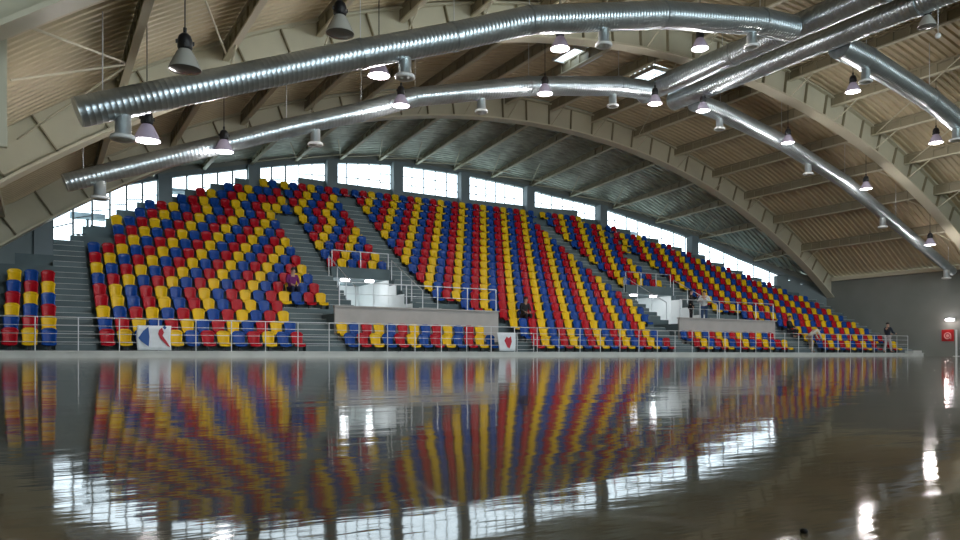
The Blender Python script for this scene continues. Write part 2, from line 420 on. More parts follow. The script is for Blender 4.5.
def arch(Y):
    m = MB(); n = 60
    P = [XL + (XR - XL) * i / n for i in range(n + 1)]
    def nrm(x):
        d = (x - XC) / RAD; return Vector((d, 0, math.sqrt(1 - d * d)))
    def ribbon(o0, o1, hy, mi=0):
        vs = []; fs = []
        for x in P:
            nn = nrm(x); b = Vector((x, Y, zl(x)))
            p0 = b + nn * o0; p1 = b + nn * o1
            vs += [p0 + Vector((0, -hy, 0)), p0 + Vector((0, hy, 0)), p1 + Vector((0, hy, 0)), p1 + Vector((0, -hy, 0))]
        for i in range(n):
            for k in range(4): fs.append((i * 4 + k, i * 4 + (k + 1) % 4, (i + 1) * 4 + (k + 1) % 4, (i + 1) * 4 + k))
        fs += [(3, 2, 1, 0), tuple(n * 4 + k for k in range(4))]
        m.add(vs, fs, mi)
    ribbon(.06, 1.12, .05); ribbon(0, .07, .27, 1); ribbon(1.10, 1.17, .22)
    k = 0
    L = 0; x = XL + .6
    while x < XR:
        nn = nrm(x); b = Vector((x, Y, zl(x)))
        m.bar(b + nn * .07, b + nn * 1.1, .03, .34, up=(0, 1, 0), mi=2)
        x += 1.35 * nn.z
    m.build('roof_arch', [M_ARCH, M_FLNG, M_PURL], kind='structure')
for Y in YA: arch(Y)

PX = [1.7, 4.3, 6.9, 9.5, 12.0, 14.6, 17.0, 19.4, 22.0, 24.7, 27.6, 30.6, 33.6, 36.3, 38.9, 41.6]
for x in PX:
    m = MB()
    Ye = yb(x) - .02
    spans = [(b + .08, a - .08) for a, b in zip(YA, YA[1:])] + [(YA1 + .08, Ye)] + [(-10.9, YA[-1] - .08)]
    for y0, y1 in spans:
        n = max(2, int((y1 - y0) / .62))
        def T(y): return zdeck(x, y) - .02
        last = y0 > YA1
        D = .48; De = .24 if last else .48
        def DD(y): return D + (De - D) * (y - y0) / (y1 - y0)
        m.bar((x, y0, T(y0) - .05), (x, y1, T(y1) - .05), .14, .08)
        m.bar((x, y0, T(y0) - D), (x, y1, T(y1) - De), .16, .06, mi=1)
        m.add([(x - .01, y0, T(y0) - D), (x + .01, y0, T(y0) - D), (x + .01, y1, T(y1) - De), (x - .01, y1, T(y1) - De),
               (x - .01, y0, T(y0)), (x + .01, y0, T(y0)), (x + .01, y1, T(y1)), (x - .01, y1, T(y1))],
              [(3, 2, 1, 0), (4, 5, 6, 7), (0, 1, 5, 4), (1, 2, 6, 5), (2, 3, 7, 6), (3, 0, 4, 7)])
        for i in range(n + 1):
            y = y0 + (y1 - y0) * i / n
            m.bar((x, y, T(y) - .06), (x, y, T(y) - DD(y)), .13, .24 if last else .14, up=(0, 1, 0))
        # fly braces down to the arch flange
        for yy, s in ((y0, 1), (y1, -1)):
            if last and s < 0: continue
            if yy > -10: m.tube([(x, yy + s * 1.25, T(yy + s * 1.25) - DD(yy + s * 1.25)), (x, yy + s * .1, zl(x) + .08)], .028, 6, mi=1)
    m.build('roof_purlin', [M_PURL, M_FLNG], kind='structure')
# wind bracing rods under the deck
m = MB()
for (xa, xb, ya, yb_) in ((-.5, 1.7, 13.4, 18.6), (-.5, 1.7, 16.4, 18.6), (-.5, 1.7, 20.8, 18.6), (1.7, 4.3, 12.0, 20.8), (12, 17, 11.8, 20.6), (22, 27.6, 21.4, 30.2), (30.6, 36.3, 11.7, 20.7), (27.6, 33.6, 11.7, 20.7)):
    m.tube([(xa, ya, zl(xa) + .85), (xb, yb_, zl(xb) + .85)], .025, 6)
m.build('roof_bracing', M_FLNG, kind='structure')
m = MB(); m.box(-.55, -.45, 13.25, 13.35, 3.3, zl(-.5) + 1.2); m.box(-1.3, -.45, 13.25, 13.35, 3.2, 3.3)
m.build('roof_strut', M_FLNG, kind='structure')
# ties in the back bay under the windows' lintel
m = MB()
for a, b in zip(PX[3:], PX[4:]):
    p = wallpt(a, -.05); q = wallpt(b, -2.2)
    m.tube([(p.x, p.y, zb(a) + .3), (q.x, q.y, zdeck(b, q.y) - .6)], .03, 6)
    q = wallpt((a + b) / 2, -3.2); p = wallpt(b, -.05)
    m.tube([(p.x, p.y, zb(b) + .3), (q.x, q.y, zdeck(q.x, q.y) - .15)], .03, 6)
m.build('roof_tie', M_FLNG, kind='structure')

# ------------------------------------------------------------------ seats
def seat_meshes(nu, nv):
    bk = MB(); pn = MB(); br = MB()
    def back(u, v):
        wd = .172 + .040 * v ** 1.2
        z = .25 + .43 * v - (.095 * abs(u) ** 4 * (v - .6) / .4 if v > .6 else 0)
        y = .02 + .075 * v - .075 * u * u * (1 - .35 * v) - .05 * max(0, v - .86) / .14 * (1 - .3 * abs(u))
        return (u * wd, y, z), (0.35 * u, 1, 0)
    bk.shell(back, nu, nv, .03)
    def pan(u, v):
        # v 0 front lip (down) .. 1 back
        yy = -.40 + .42 * v; z = .275 - .055 * math.sin(PI * min(1, v * 1.05)) * (1 - u * u * .8) + .03 * u * u
        if v < .18: z -= .10 * ((.18 - v) / .18) ** 1.5; yy = -.40 + .42 * v + .02
        wd = .190 + .01 * v
        return (u * wd, yy, z), (0, .0, -1)
    pn.shell(pan, nu, nv, .03)
    br.box(-.12, .12, -.20, -.02, .0, .03); br.box(-.04, .04, -.17, -.07, .03, .215); br.box(-.15, .15, -.22, .0, .195, .215)
    return bk, pn, br
hb, hp, hbr = seat_meshes(8, 8)
lb, lp, lbr = seat_meshes(6, 5)
M_BRK = mat('dark_seat_bracket', (0.03, 0.03, 0.035), .5)
CM = [M_BLUE, M_RED, M_YEL]; CN = ['blue', 'red', 'yellow']
seat_proto = []
pan_me = [hp.mesh('seat_pan', c) for c in CM]; back_me = [hb.mesh('backrest', c) for c in CM]; br_me = hbr.mesh('mounting_bracket', M_BRK)

def shift(k, x): return k - ((k >= 4) + (k >= 14) if 1 < x < 14.5 else 0)
seats = []   # (dist, x, y, z, colour, block, row, n)
SP = .4875
def block(name, x0, n0, base, rows, cond=None):
    """columns x0 + i*SP; base: colour index of column 0 in row 0"""
    for k in rows:
        for i in range(n0):
            x = x0 + i * SP
            if cond and not cond(k, i, x): continue
            if FR(k) + gap(x) > yb(x): continue
            y = FR(k) + .60
            seats.append([math.hypot(x, y), x, y, tread(k), (base + i - shift(k, x)) % 3, name, k, i])
block('corner', -.79, 3, 1, range(0, 6))
block('left', 1.71, 13, 1, range(0, 4))
block('left', 1.71, 17, 1, range(4, 18), lambda k, i, x: not (i < 2 and k > 8))
block('tunnel', 11.09, 6, 2, range(8, 18))
block('tunnel', 10.0, 2, 2, range(14, 18)); block('tunnel', 13.95, 2, 0, range(17, 18))
block('landing', 9.47, 13, 0, range(0, 2))
def cen(k, i, x):
    if k <= 2: return 17.4 < x < 25.0
    if k == 3: return 17.4 < x < 26.0
    if k == 4: return 16.0 < x < 26.5
    return 15.0 < x < 26.5
block('centre', 17.5 - 5 * SP, 25, 1 - 5, range(0, 18), cen)
block('farupper', 27.8, 7, (1 + 21) % 3, range(8, 18))
block('farupper', 26.9, 1, (1 + 19) % 3, range(17, 18)); block('farupper', 31.3, 2, 2, range(13, 18))
block('farlanding', 26.75, 14, 1, range(0, 2), lambda k, i, x: x < 33.4)
block('farright', 32.55, 22, 1, range(4, 18), lambda k, i, x: x < 43.0 and (k > 4 or x > 33.8))
block('farright', 35.97, 15, 0, range(0, 4), lambda k, i, x: not (k == 0 and abs(x - 41.75) < .45))
cnt = {}
for s in sorted(seats, key=lambda s: s[1]):
    s[7] = cnt.get((s[5], s[6]), 0); cnt[(s[5], s[6])] = s[7] + 1
seats.sort(key=lambda s: s[0])
WHERE = {'corner': ('in the corner block by the side wall', 'seat out from the wall'),
         'left': ('in the big block between corner and first landing', 'seat from the corner stairs'),
         'tunnel': ('above the first tunnel mouth', 'seat across'),
         'landing': ('below the first landing wall', 'seat along it'),
         'centre': ('of the centre block', 'seat from its near edge'),
         'farupper': ('above the far tunnel mouth', 'seat across'), 'farlanding': ('below the far landing wall', 'seat along it'),
         'farright': ('of the far end block', 'seat along')}
SHORT = {'corner': 'corner block by side wall', 'left': 'block beside corner stairs', 'tunnel': 'block over first tunnel', 'landing': 'block under first landing',
         'centre': 'centre block', 'farupper': 'block over far tunnel', 'farlanding': 'block under far landing', 'farright': 'far end block'}
NIND = 300
for s in seats[:NIND]:
    d, x, y, z, c, bname, k, i = s
    i2 = i + (18 if bname == 'tunnel' and x < 11 and False else 0)
    t = bpy.data.objects.new('stadium_seat', None); COL.objects.link(t); t.location = (x, y, z); t.empty_display_size = .1
    tag(t, '%s plastic seat, %s, %s row up, %s from its near end' % (CN[c], SHORT[bname], ORD[k], ORD[i2]), 'seat', 'red, blue and yellow plastic seats of the stand')
    for nm, me in (('seat_pan', pan_me[c]), ('backrest', back_me[c]), ('mounting_bracket', br_me)):
        o = bpy.data.objects.new(nm, me); COL.objects.link(o); o.parent = t
m = MB()
for s in seats[NIND:]:
    M = Matrix.Translation((s[1], s[2], s[3]))
    m.merge(lb, M, s[4]); m.merge(lp, M, s[4]); m.merge(lbr, M, 3)
o = m.build('distant_seat_rows', [M_BLUE, M_RED, M_YEL, M_BRK], kind='stuff')
tag(o, 'striped mass of red, blue and yellow plastic seats filling the farther and upper rows', 'seats')

# ------------------------------------------------------------------ railings
def railing(name, label, pts, rails, posts, z_of=None, r=.022, gr=None):
    """pts: list of (x,y,z) base polyline; rails: heights; posts: spacing"""
    t = thing(name, label, 'railing', pts[0], 0, gr); o0 = Vector(pts[0])
    for (a, b) in zip(pts, pts[1:]):
        a = Vector(a); b = Vector(b); L = (b - a).length; n = max(1, round(L / posts))
        for i in range(n + 1):
            if i == 0 and a != o0: continue
            p = a + (b - a) * i / n - o0
            q = MB(); q.tube([p, p + Vector((0, 0, rails[0]))], r, 6); q.build('post', M_RAIL, t)
        for j, h in enumerate(rails):
            q = MB(); q.tube([a - o0 + Vector((0, 0, h)), b - o0 + Vector((0, 0, h))], r if j == 0 else r * .55, 6); q.build('rail', M_RAIL, t)
    return t
railing('front_railing', 'long steel front railing along the foot of the stand, beside the court', [(XL + .05, 24.80, .2), (43.3, 24.80, .2)], (.98, .74, .50, .26), 1.08, r=.017)
railing('landing_railing', 'steel railing on top of the nearer landing wall, above the two short rows', [(9.45, FR(2) - .02, 1.9), (16.22, FR(2) - .02, 1.9)], (.88, .45), 1.25)
railing('landing_railing', 'steel railing on the far landing wall where two people stand', [(26.7, FR(2) - .02, 1.9), (33.5, FR(2) - .02, 1.9)], (.88, .45), 1.25)
railing('parapet_railing', 'steel railing on the parapet over the nearer tunnel mouth', [(10.9, FR(8) - .02, tread(8) + .22), (13.55, FR(8) - .02, tread(8) + .22)], (.72,), 1.3)
railing('parapet_railing', 'steel railing on the parapet over the far tunnel mouth', [(27.65, FR(8) - .02, tread(8) + .22), (31.0, FR(8) - .02, tread(8) + .22)], (.72,), 1.3)
for (x, lab) in ((10.75, 'sloping handrail beside the nearer tunnel, on its side towards the corner'), (13.7, 'sloping handrail between the nearer tunnel and the centre stairs'), (27.5, 'sloping handrail beside the far tunnel, next to the centre block'), (31.2, 'sloping handrail on the far side of the far tunnel')):
    railing('stair_handrail', lab, [(x, FR(4) + .05, tread(4)), (x, FR(8) - .05, tread(8) - .25)], (.9,), 1.4)
railing('stair_gate', 'low pale metal gate at the foot of the centre block', [(16.35, 24.95, .2), (17.15, 24.95, .2)], (.75, .4, .1), .8)

# ------------------------------------------------------------------ ducts
DZ = [(.5, 4.6), (1.35, 4.95), (6.4, 6.95), (8.8, 7.85), (10.7, 8.65), (15.25, 9.85), (19.5, 10.62), (21.4, 10.75)]
def dz(x):
    x = min(x, 44.4 - x) if x > 22.2 else x
    return interp(x, DZ)
def duct_tube(m, a, b, ra, rb, pitch=.11):
    a = Vector(a); b = Vector(b); L = (b - a).length; n = max(2, int(L / pitch)); pts = []; rr = []
    for i in range(n):
        t0 = i / n; t1 = (i + .82) / n
        for t, k in ((t0, 1.0), (t1, 1.0), (t1 + .04 / n, 1.007), (t1 + .14 / n, 1.007)):
            pts.append(a + (b - a) * t); rr.append((ra + (rb - ra) * t) * k)
    pts.append(b); rr.append(rb)
    m.tube(pts, rr, 24)
def hanger(par, x, y, z, o0):
    q = MB(); zt = zdeck(x, y) - .03
    q.tube([Vector((x, y, z)) - o0, Vector((x, y, zt)) - o0], .012, 5); q.build('hanger_rod', M_RAIL, par)
def spout(par, x, y, z, o0, r0):
    q = MB(); q.lathe([(.15, 0), (.15, -r0 - .42), (.17, -r0 - .42), (.14, -r0 - .40), (.13, -.2)], Vector((x, y, z)) - o0, 16)
    s = q.build('outlet_spout', M_DUCT2, par)
    q = MB(); q.lathe([(.15, -r0 - .36), (.22, -r0 - .36), (.235, -r0 - .39), (.235, -r0 - .43), (.20, -r0 - .45), (.16, -r0 - .43)], Vector((x, y, z)) - o0, 20)
    q.build('outlet_ring', M_WHM, s)
def branch(label, Y, knots, r_end, r_mid, outlets):
    o0 = Vector((knots[0], Y, dz(knots[0])))
    t = thing('air_duct', label, 'air duct', o0, 0)
    n = len(knots) - 1
    xa, xb = knots[0], knots[-1]
    endx = xa if abs(xa - 22) > abs(xb - 22) else xb; midx = xb if endx == xa else xa
    def R(x): return r_end + (r_mid - r_end) * (x - endx) / (midx - endx)
    for a, b in zip(knots, knots[1:]):
        q = MB(); duct_tube(q, Vector((a, Y, dz(a))) - o0, Vector((b, Y, dz(b))) - o0, R(a), R(b)); q.build('duct_section', M_DUCT, t)
    for a in knots[1:-1]:
        q = MB(); d = Vector((1, 0, (dz(a + .1) - dz(a - .1)) / .2)).normalized()
        p = Vector((a, Y, dz(a))) - o0; q.tube([p - d * .06, p + d * .06], R(a) * 1.05, 24); q.build('joint_collar', M_DUCT, t)
        hanger(t, a, Y, dz(a) + R(a), o0)
    q = MB(); d = Vector((1 if midx > endx else -1, 0, 0)); p = Vector((endx, Y, dz(endx))) - o0
    dd = Vector((d.x, 0, (dz(endx + .5 * d.x) - dz(endx)) / .5)).normalized()
    q.tube([p - dd * .03, p + dd * .02], R(endx) * .97, 24); q.build('end_cap', M_DUCT2, t)
    hanger(t, endx + d.x * .4, Y, dz(endx + d.x * .4) + R(endx), o0)
    for x in outlets: spout(t, x, Y, dz(x), o0, R(x))
    return t
OUT = [1.35 + 5.95 * i for i in range(8)]
YDA, YDB, XT1, XT2, ZTR = 15.9, 22.5, 21.5, 23.25, 10.92
branch('large ribbed silver air duct climbing across the near bay from the side wall', YDA, [.6, 6.2, 8.6, 10.8, 15.4, 19.6, XT1 - .40], .28, .42, OUT[:4])
branch('ribbed silver air duct descending in the near bay towards the far end wall', YDA, [XT2 + .40, 25.2, 29.2, 33.6, 38.1, 43.7], .28, .42, OUT[4:])
branch('slimmer ribbed silver air duct climbing across the bay over the court edge', YDB, [.55, 6.4, 8.8, 10.7, 15.25, 19.5, XT1 - .40], .24, .38, OUT[:4])
branch('ribbed silver air duct descending over the court edge to the far end wall', YDB, [XT2 + .40, 25.2, 29.2, 33.9, 38.2, 43.6], .24, .38, OUT[4:])
for xt, lab in ((XT1, 'straight silver main duct under the roof crown, the one nearer the side wall'), (XT2, 'straight silver main duct under the roof crown, nearer the far end wall')):
    y0, y1 = -9.5, 23.3; o0 = Vector((xt, y1, ZTR))
    t = thing('main_air_duct', lab, 'air duct', o0)
    for a, b in ((y1, 18.6), (18.6, 13.0), (13.0, 6), (6, -2), (-2, y0)):
        q = MB(); duct_tube(q, Vector((xt, a, ZTR)) - o0, Vector((xt, b, ZTR)) - o0, .40, .40); q.build('duct_section', M_DUCT, t)
        q = MB(); p = Vector((xt, b, ZTR)) - o0; q.tube([p - Vector((0, .07, 0)), p + Vector((0, .07, 0))], .425, 24); q.build('joint_collar', M_DUCT, t)
        hanger(t, xt, b + .5, ZTR + .4, o0)
    q = MB(); p = Vector((0, 0, 0)); q.tube([p - Vector((0, .05, 0)), p + Vector((0, .06, 0)), p + Vector((0, .12, 0))], [.40, .37, .25], 24); q.build('end_cap', M_DUCT2, t)

# ------------------------------------------------------------------ high-bay lamps
def lamp_proto():
    h = MB(); h.lathe([(.0, .62), (.06, .62), (.10, .58), (.125, .50), (.125, .38), (.10, .34), (.0, .34)], n=14)
    h.box(-.15, .15, -.02, .02, .44, .50); h.box(-.03, .03, -.14, .14, .36, .42); h.tube([(0, 0, .6), (0, 0, .72)], .03, 8)
    r = MB(); r.lathe([(.085, .36), (.13, .31), (.20, .17), (.265, .02), (.272, .0), (.262, .005), (.19, .17), (.12, .30)], n=24)
    l = MB(); l.lathe([(.262, .012), (.20, -.012), (.10, -.022), (.0, -.025)], n=24)
    return h, r, l
LH, LR, LL = lamp_proto()
me_h = LH.mesh('housing', M_BLK); me_r = LR.mesh('shade', M_REFL); me_l = LL.mesh('lens', M_LENS)
me_r0 = LR.mesh('shade', M_SHD); me_l0 = LL.mesh('lens', M_LENSO)
def lamp(x, y, z, lit, label):
    t = thing('high_bay_lamp', label, 'lamp', (x, y, z), 0, 'lit high-bay lamps' if lit else 'unlit high-bay lamps')
    for nm, me in (('housing', me_h), ('shade', me_r if lit else me_r0), ('lens', me_l if lit else me_l0)):
        o = bpy.data.objects.new(nm, me); COL.objects.link(o); o.parent = t
    under = abs(x - XT1) < .45 or abs(x - XT2) < .45
    q = MB(); q.tube([(0, 0, .7), (0, 0, (ZTR - .45 if under else zdeck(x, y) - .02) - z)], .012, 6); q.build('hanger_rod', M_BLK, t)
    if lit: point_light('lamp_light', (x, y, z - .12), LAMP_W, .25)
def from_px(u, v, Y):
    a = math.atan((u - 480) / F) + TH; X_ = Y * math.tan(a); d = X_ * math.sin(TH) + Y * math.cos(TH)
    return X_, Y, (355 - v) * d / F + HC
for i, (u, v) in enumerate(((224, 152), (401, 106), (545, 94), (655, 104), (703, 111), (788, 143), (866, 189), (930, 245))):
    x, y, z = from_px(u, v, 21.55 if u != 224 else 22.0)
    if u != 224: y = 21.55
    lamp(x, y, z, True, 'glowing bell-shaped lamp in the farther line, %s counted from the side wall' % ORD[i])
for i, (u, v) in enumerate(((147, 141), (379, 76), (560, 49), (700, 49), (853, 92), (936, 143))):
    lamp(*from_px(u, v, 17.05), True, 'glowing bell-shaped lamp in the nearer line, %s counted from the side wall' % ORD[i])
lamp(*from_px(185, 70, 13.6), False, 'unlit dark-capped lamp hanging in front of the near duct end')
lamp(*from_px(340, 34, 13.6), False, 'unlit dark-capped lamp above the near duct, partly hidden by it')
lamp(*from_px(927, 27, 12.9), False, 'unlit lamp with clear shade beside the small white sensor')
# more lit lamps outside the view towards the camera
for x in (8, 16, 28, 36): point_light('lamp_light', (x, 4.0, 8.4), LAMP_W, .25)
x, y, z = from_px(938, 36, 12.6)
t = thing('ceiling_sensor', 'small white round sensor hanging on a thin rod near the far unlit lamp', 'sensor', (x, y, z))
q = MB(); q.lathe([(0, -.08), (.06, -.06), (.085, 0), (.06, .07), (0, .09)], n=14); q.build('housing', M_WHM, t)
q = MB(); q.tube([(0, 0, .08), (0, 0, zdeck(x, y) - z - .02)], .012, 6); q.build('hanger_rod', M_WHM, t)

# tunnel lamps and doors
for (a, b), nm in zip(TUN, ('nearer', 'far')):
    for j, fx in enumerate((.30, .72)):
        x = a + (b - a) * fx; t = thing('tunnel_ceiling_lamp', 'bright round ceiling lamp in the %s tunnel, the one %s the corner' % (nm, 'towards' if j == 0 else 'away from'), 'lamp', (x, FR(8) + .45, ZTUN - .10), 0, 'tunnel lamps')
        q = MB(); q.lathe([(0, .10), (.2, .10), (.22, .05), (.19, 0), (0, -.02)], n=18); q.build('lens', M_LENS, t)
        point_light('lamp_light', (x, FR(8) + .45, ZTUN - .35), 9, .15, (.92, .98, 1))
    point_light('lamp_light', ((a + b) / 2, 34.0, ZTUN - .35), 20, .2, (.92, .98, 1))
    t = MB(); x0 = a + .35; w2 = 1.55
    for q0 in (0, w2 / 2, w2): t.box(x0 + q0 - .04, x0 + q0 + .04, YTUN - .12, YTUN - .05, ZLAND + .02, 3.0)
    for z in (ZLAND + .06, 2.35, 2.97): t.box(x0, x0 + w2, YTUN - .12, YTUN - .05, z - .04, z + .04)
    fo = t.build('door_%d' % (1 if nm == 'nearer' else 2), M_WHM, kind='structure')
    g = MB(); g.box(x0 + .03, x0 + w2 - .03, YTUN - .09, YTUN - .08, ZLAND + .05, 2.95); g.build('pane', mat('daylit_door_glass', (.9, .95, 1), .3, emit=(.86, .95, 1), es=1.6), fo)

# ------------------------------------------------------------------ end-wall items
def wallbox(q, y0, y1, z0, z1, x0, x1, mi=0): q.box(x0, x1, y0, y1, z0, z1, mi)
t = thing('fire_hose_sign', 'square red sign with a pale hose symbol on the far end wall', 'sign', (XR, 23.25, 1.2))
q = MB(); q.box(-.04, 0, -.33, .33, -.33, .33); q.build('plate', mat('red_sign', (.42, .012, .015), .5), t)
q = MB(); q.tube([(-.05 - .0, .17 * math.cos(a_), -.02 + .17 * math.sin(a_)) for a_ in [PI * 2 * i / 20 for i in range(21)]], .035, 6, caps=False)
q.tube([(-.045, 0, -.02), (-.055, 0, -.02)], .09, 12); q.box(-.055, -.04, -.20, -.14, -.22, -.02); q.build('hose_symbol', mat('pink_symbol', (.75, .35, .33), .5), t)
t = thing('emergency_light', 'bright oval emergency light on the far end wall above the red sign', 'lamp', (XR, 23.1, 2.08))
q = MB(); q.box(-.06, 0, -.26, .26, -.10, .10); q.build('housing', M_WHM, t)
q = MB(); q.lathe([(0, .1), (.12, .08), (.2, .03), (.22, -.02), (0, -.05)], (-.16, 0, 0), 16); q.build('lens', M_LENS, t)
point_light('lamp_light', (XR - .45, 23.1, 2.0), 16, .1, (1, .80, .75))
t = thing('white_post', 'slim white upright post on the court floor beside the red sign', 'post', (44.25, 22.62, 0))
q = MB(); q.tube([(0, 0, 0), (0, 0, 1.5)], .05, 10); q.build('pole', M_WHM, t)
q = MB(); q.lathe([(0, .03), (.16, .03), (.18, 0)], n=14); q.build('base', M_WHM, t)
# low ledge by end wall
m = MB(); m.box(43.75, XR, 24.72, 27, tread(0), .34); m.build('trim_4', M_KERB, kind='structure')

# ------------------------------------------------------------------ banners on the railing
def prism(q, pts, y, th, mi=0):
    n = len(pts); vs = [(x, y, z) for x, z in pts] + [(x, y - th, z) for x, z in pts]
    fs = [tuple(range(n)), tuple(reversed(range(n, 2 * n)))] + [(i, i + n, (i + 1) % n + n, (i + 1) % n) for i in range(n)]
    q.add(vs, fs, mi)
M_CLOTH = mat('white_banner_cloth', (.74, .80, .84), .7, var=.05, scale=6)
M_BB = mat('banner_blue', (.03, .10, .33), .7); M_BR = mat('banner_red', (.50, .03, .05), .7)
t = thing('banner', 'white cloth banner with blue and red emblem, hung on the railing near the corner', 'banner', (2.5, 24.74, .22))
def wavy(x, z): return .012 * math.sin(x * 14) * (1 - z)
q = MB(); q.shell(lambda u, v: ((.48 + .48 * u - .03 * math.sin(v * 3), wavy(u * .5, v), .76 * v), (0, -1, 0)), 14, 6, .006); q.build('cloth', M_CLOTH, t)
q = MB(); prism(q, [(.02, .38), (.16, .60), (.30, .72), (.33, .42), (.31, .12), (.20, .20), (.10, .28)], -.022, .006); q.build('blue_emblem', M_BB, t)
q = MB(); prism(q, [(.60, .62), (.68, .70), (.74, .55), (.70, .45), (.84, .24), (.92, .10), (.84, .14), (.64, .36), (.58, .5)], -.022, .006); q.build('red_emblem', M_BR, t)
q = MB(); prism(q, [(.70, .72), (.76, .76), (.82, .70), (.76, .64)], -.022, .006); q.build('blue_dot', M_BB, t)
t = thing('banner', 'smaller white cloth banner with a red emblem, hung below the centre landing end', 'banner', (15.35, 24.74, .24))
q = MB(); q.shell(lambda u, v: ((.42 + (.38 + .1 * v * (1 if u < 0 else 0)) * u, wavy(u * .5, v), .72 * v), (0, -1, 0)), 12, 6, .006); q.build('cloth', M_CLOTH, t)
q = MB(); prism(q, [(.26, .40), (.36, .56), (.46, .50), (.56, .58), (.60, .36), (.50, .10), (.40, .14), (.34, .26)], -.022, .006); q.build('red_emblem', M_BR, t)

# small dark crumb on the court close to the camera
cx = (804 - 480) / F; dd = .08 * F / 178
q = MB(); q.lathe([(0, 0), (.0016, .0002), (.002, .001), (.0012, .0019), (0, .0021)], n=9)
o = q.build('floor_crumb', mat('crumb', (.006, .005, .004), .8), loc=(dd * (math.sin(TH) + cx * math.cos(TH)), dd * (math.cos(TH) - cx * math.sin(TH)), 0)); tag(o, 'tiny black crumb lying on the glossy court floor', 'debris')

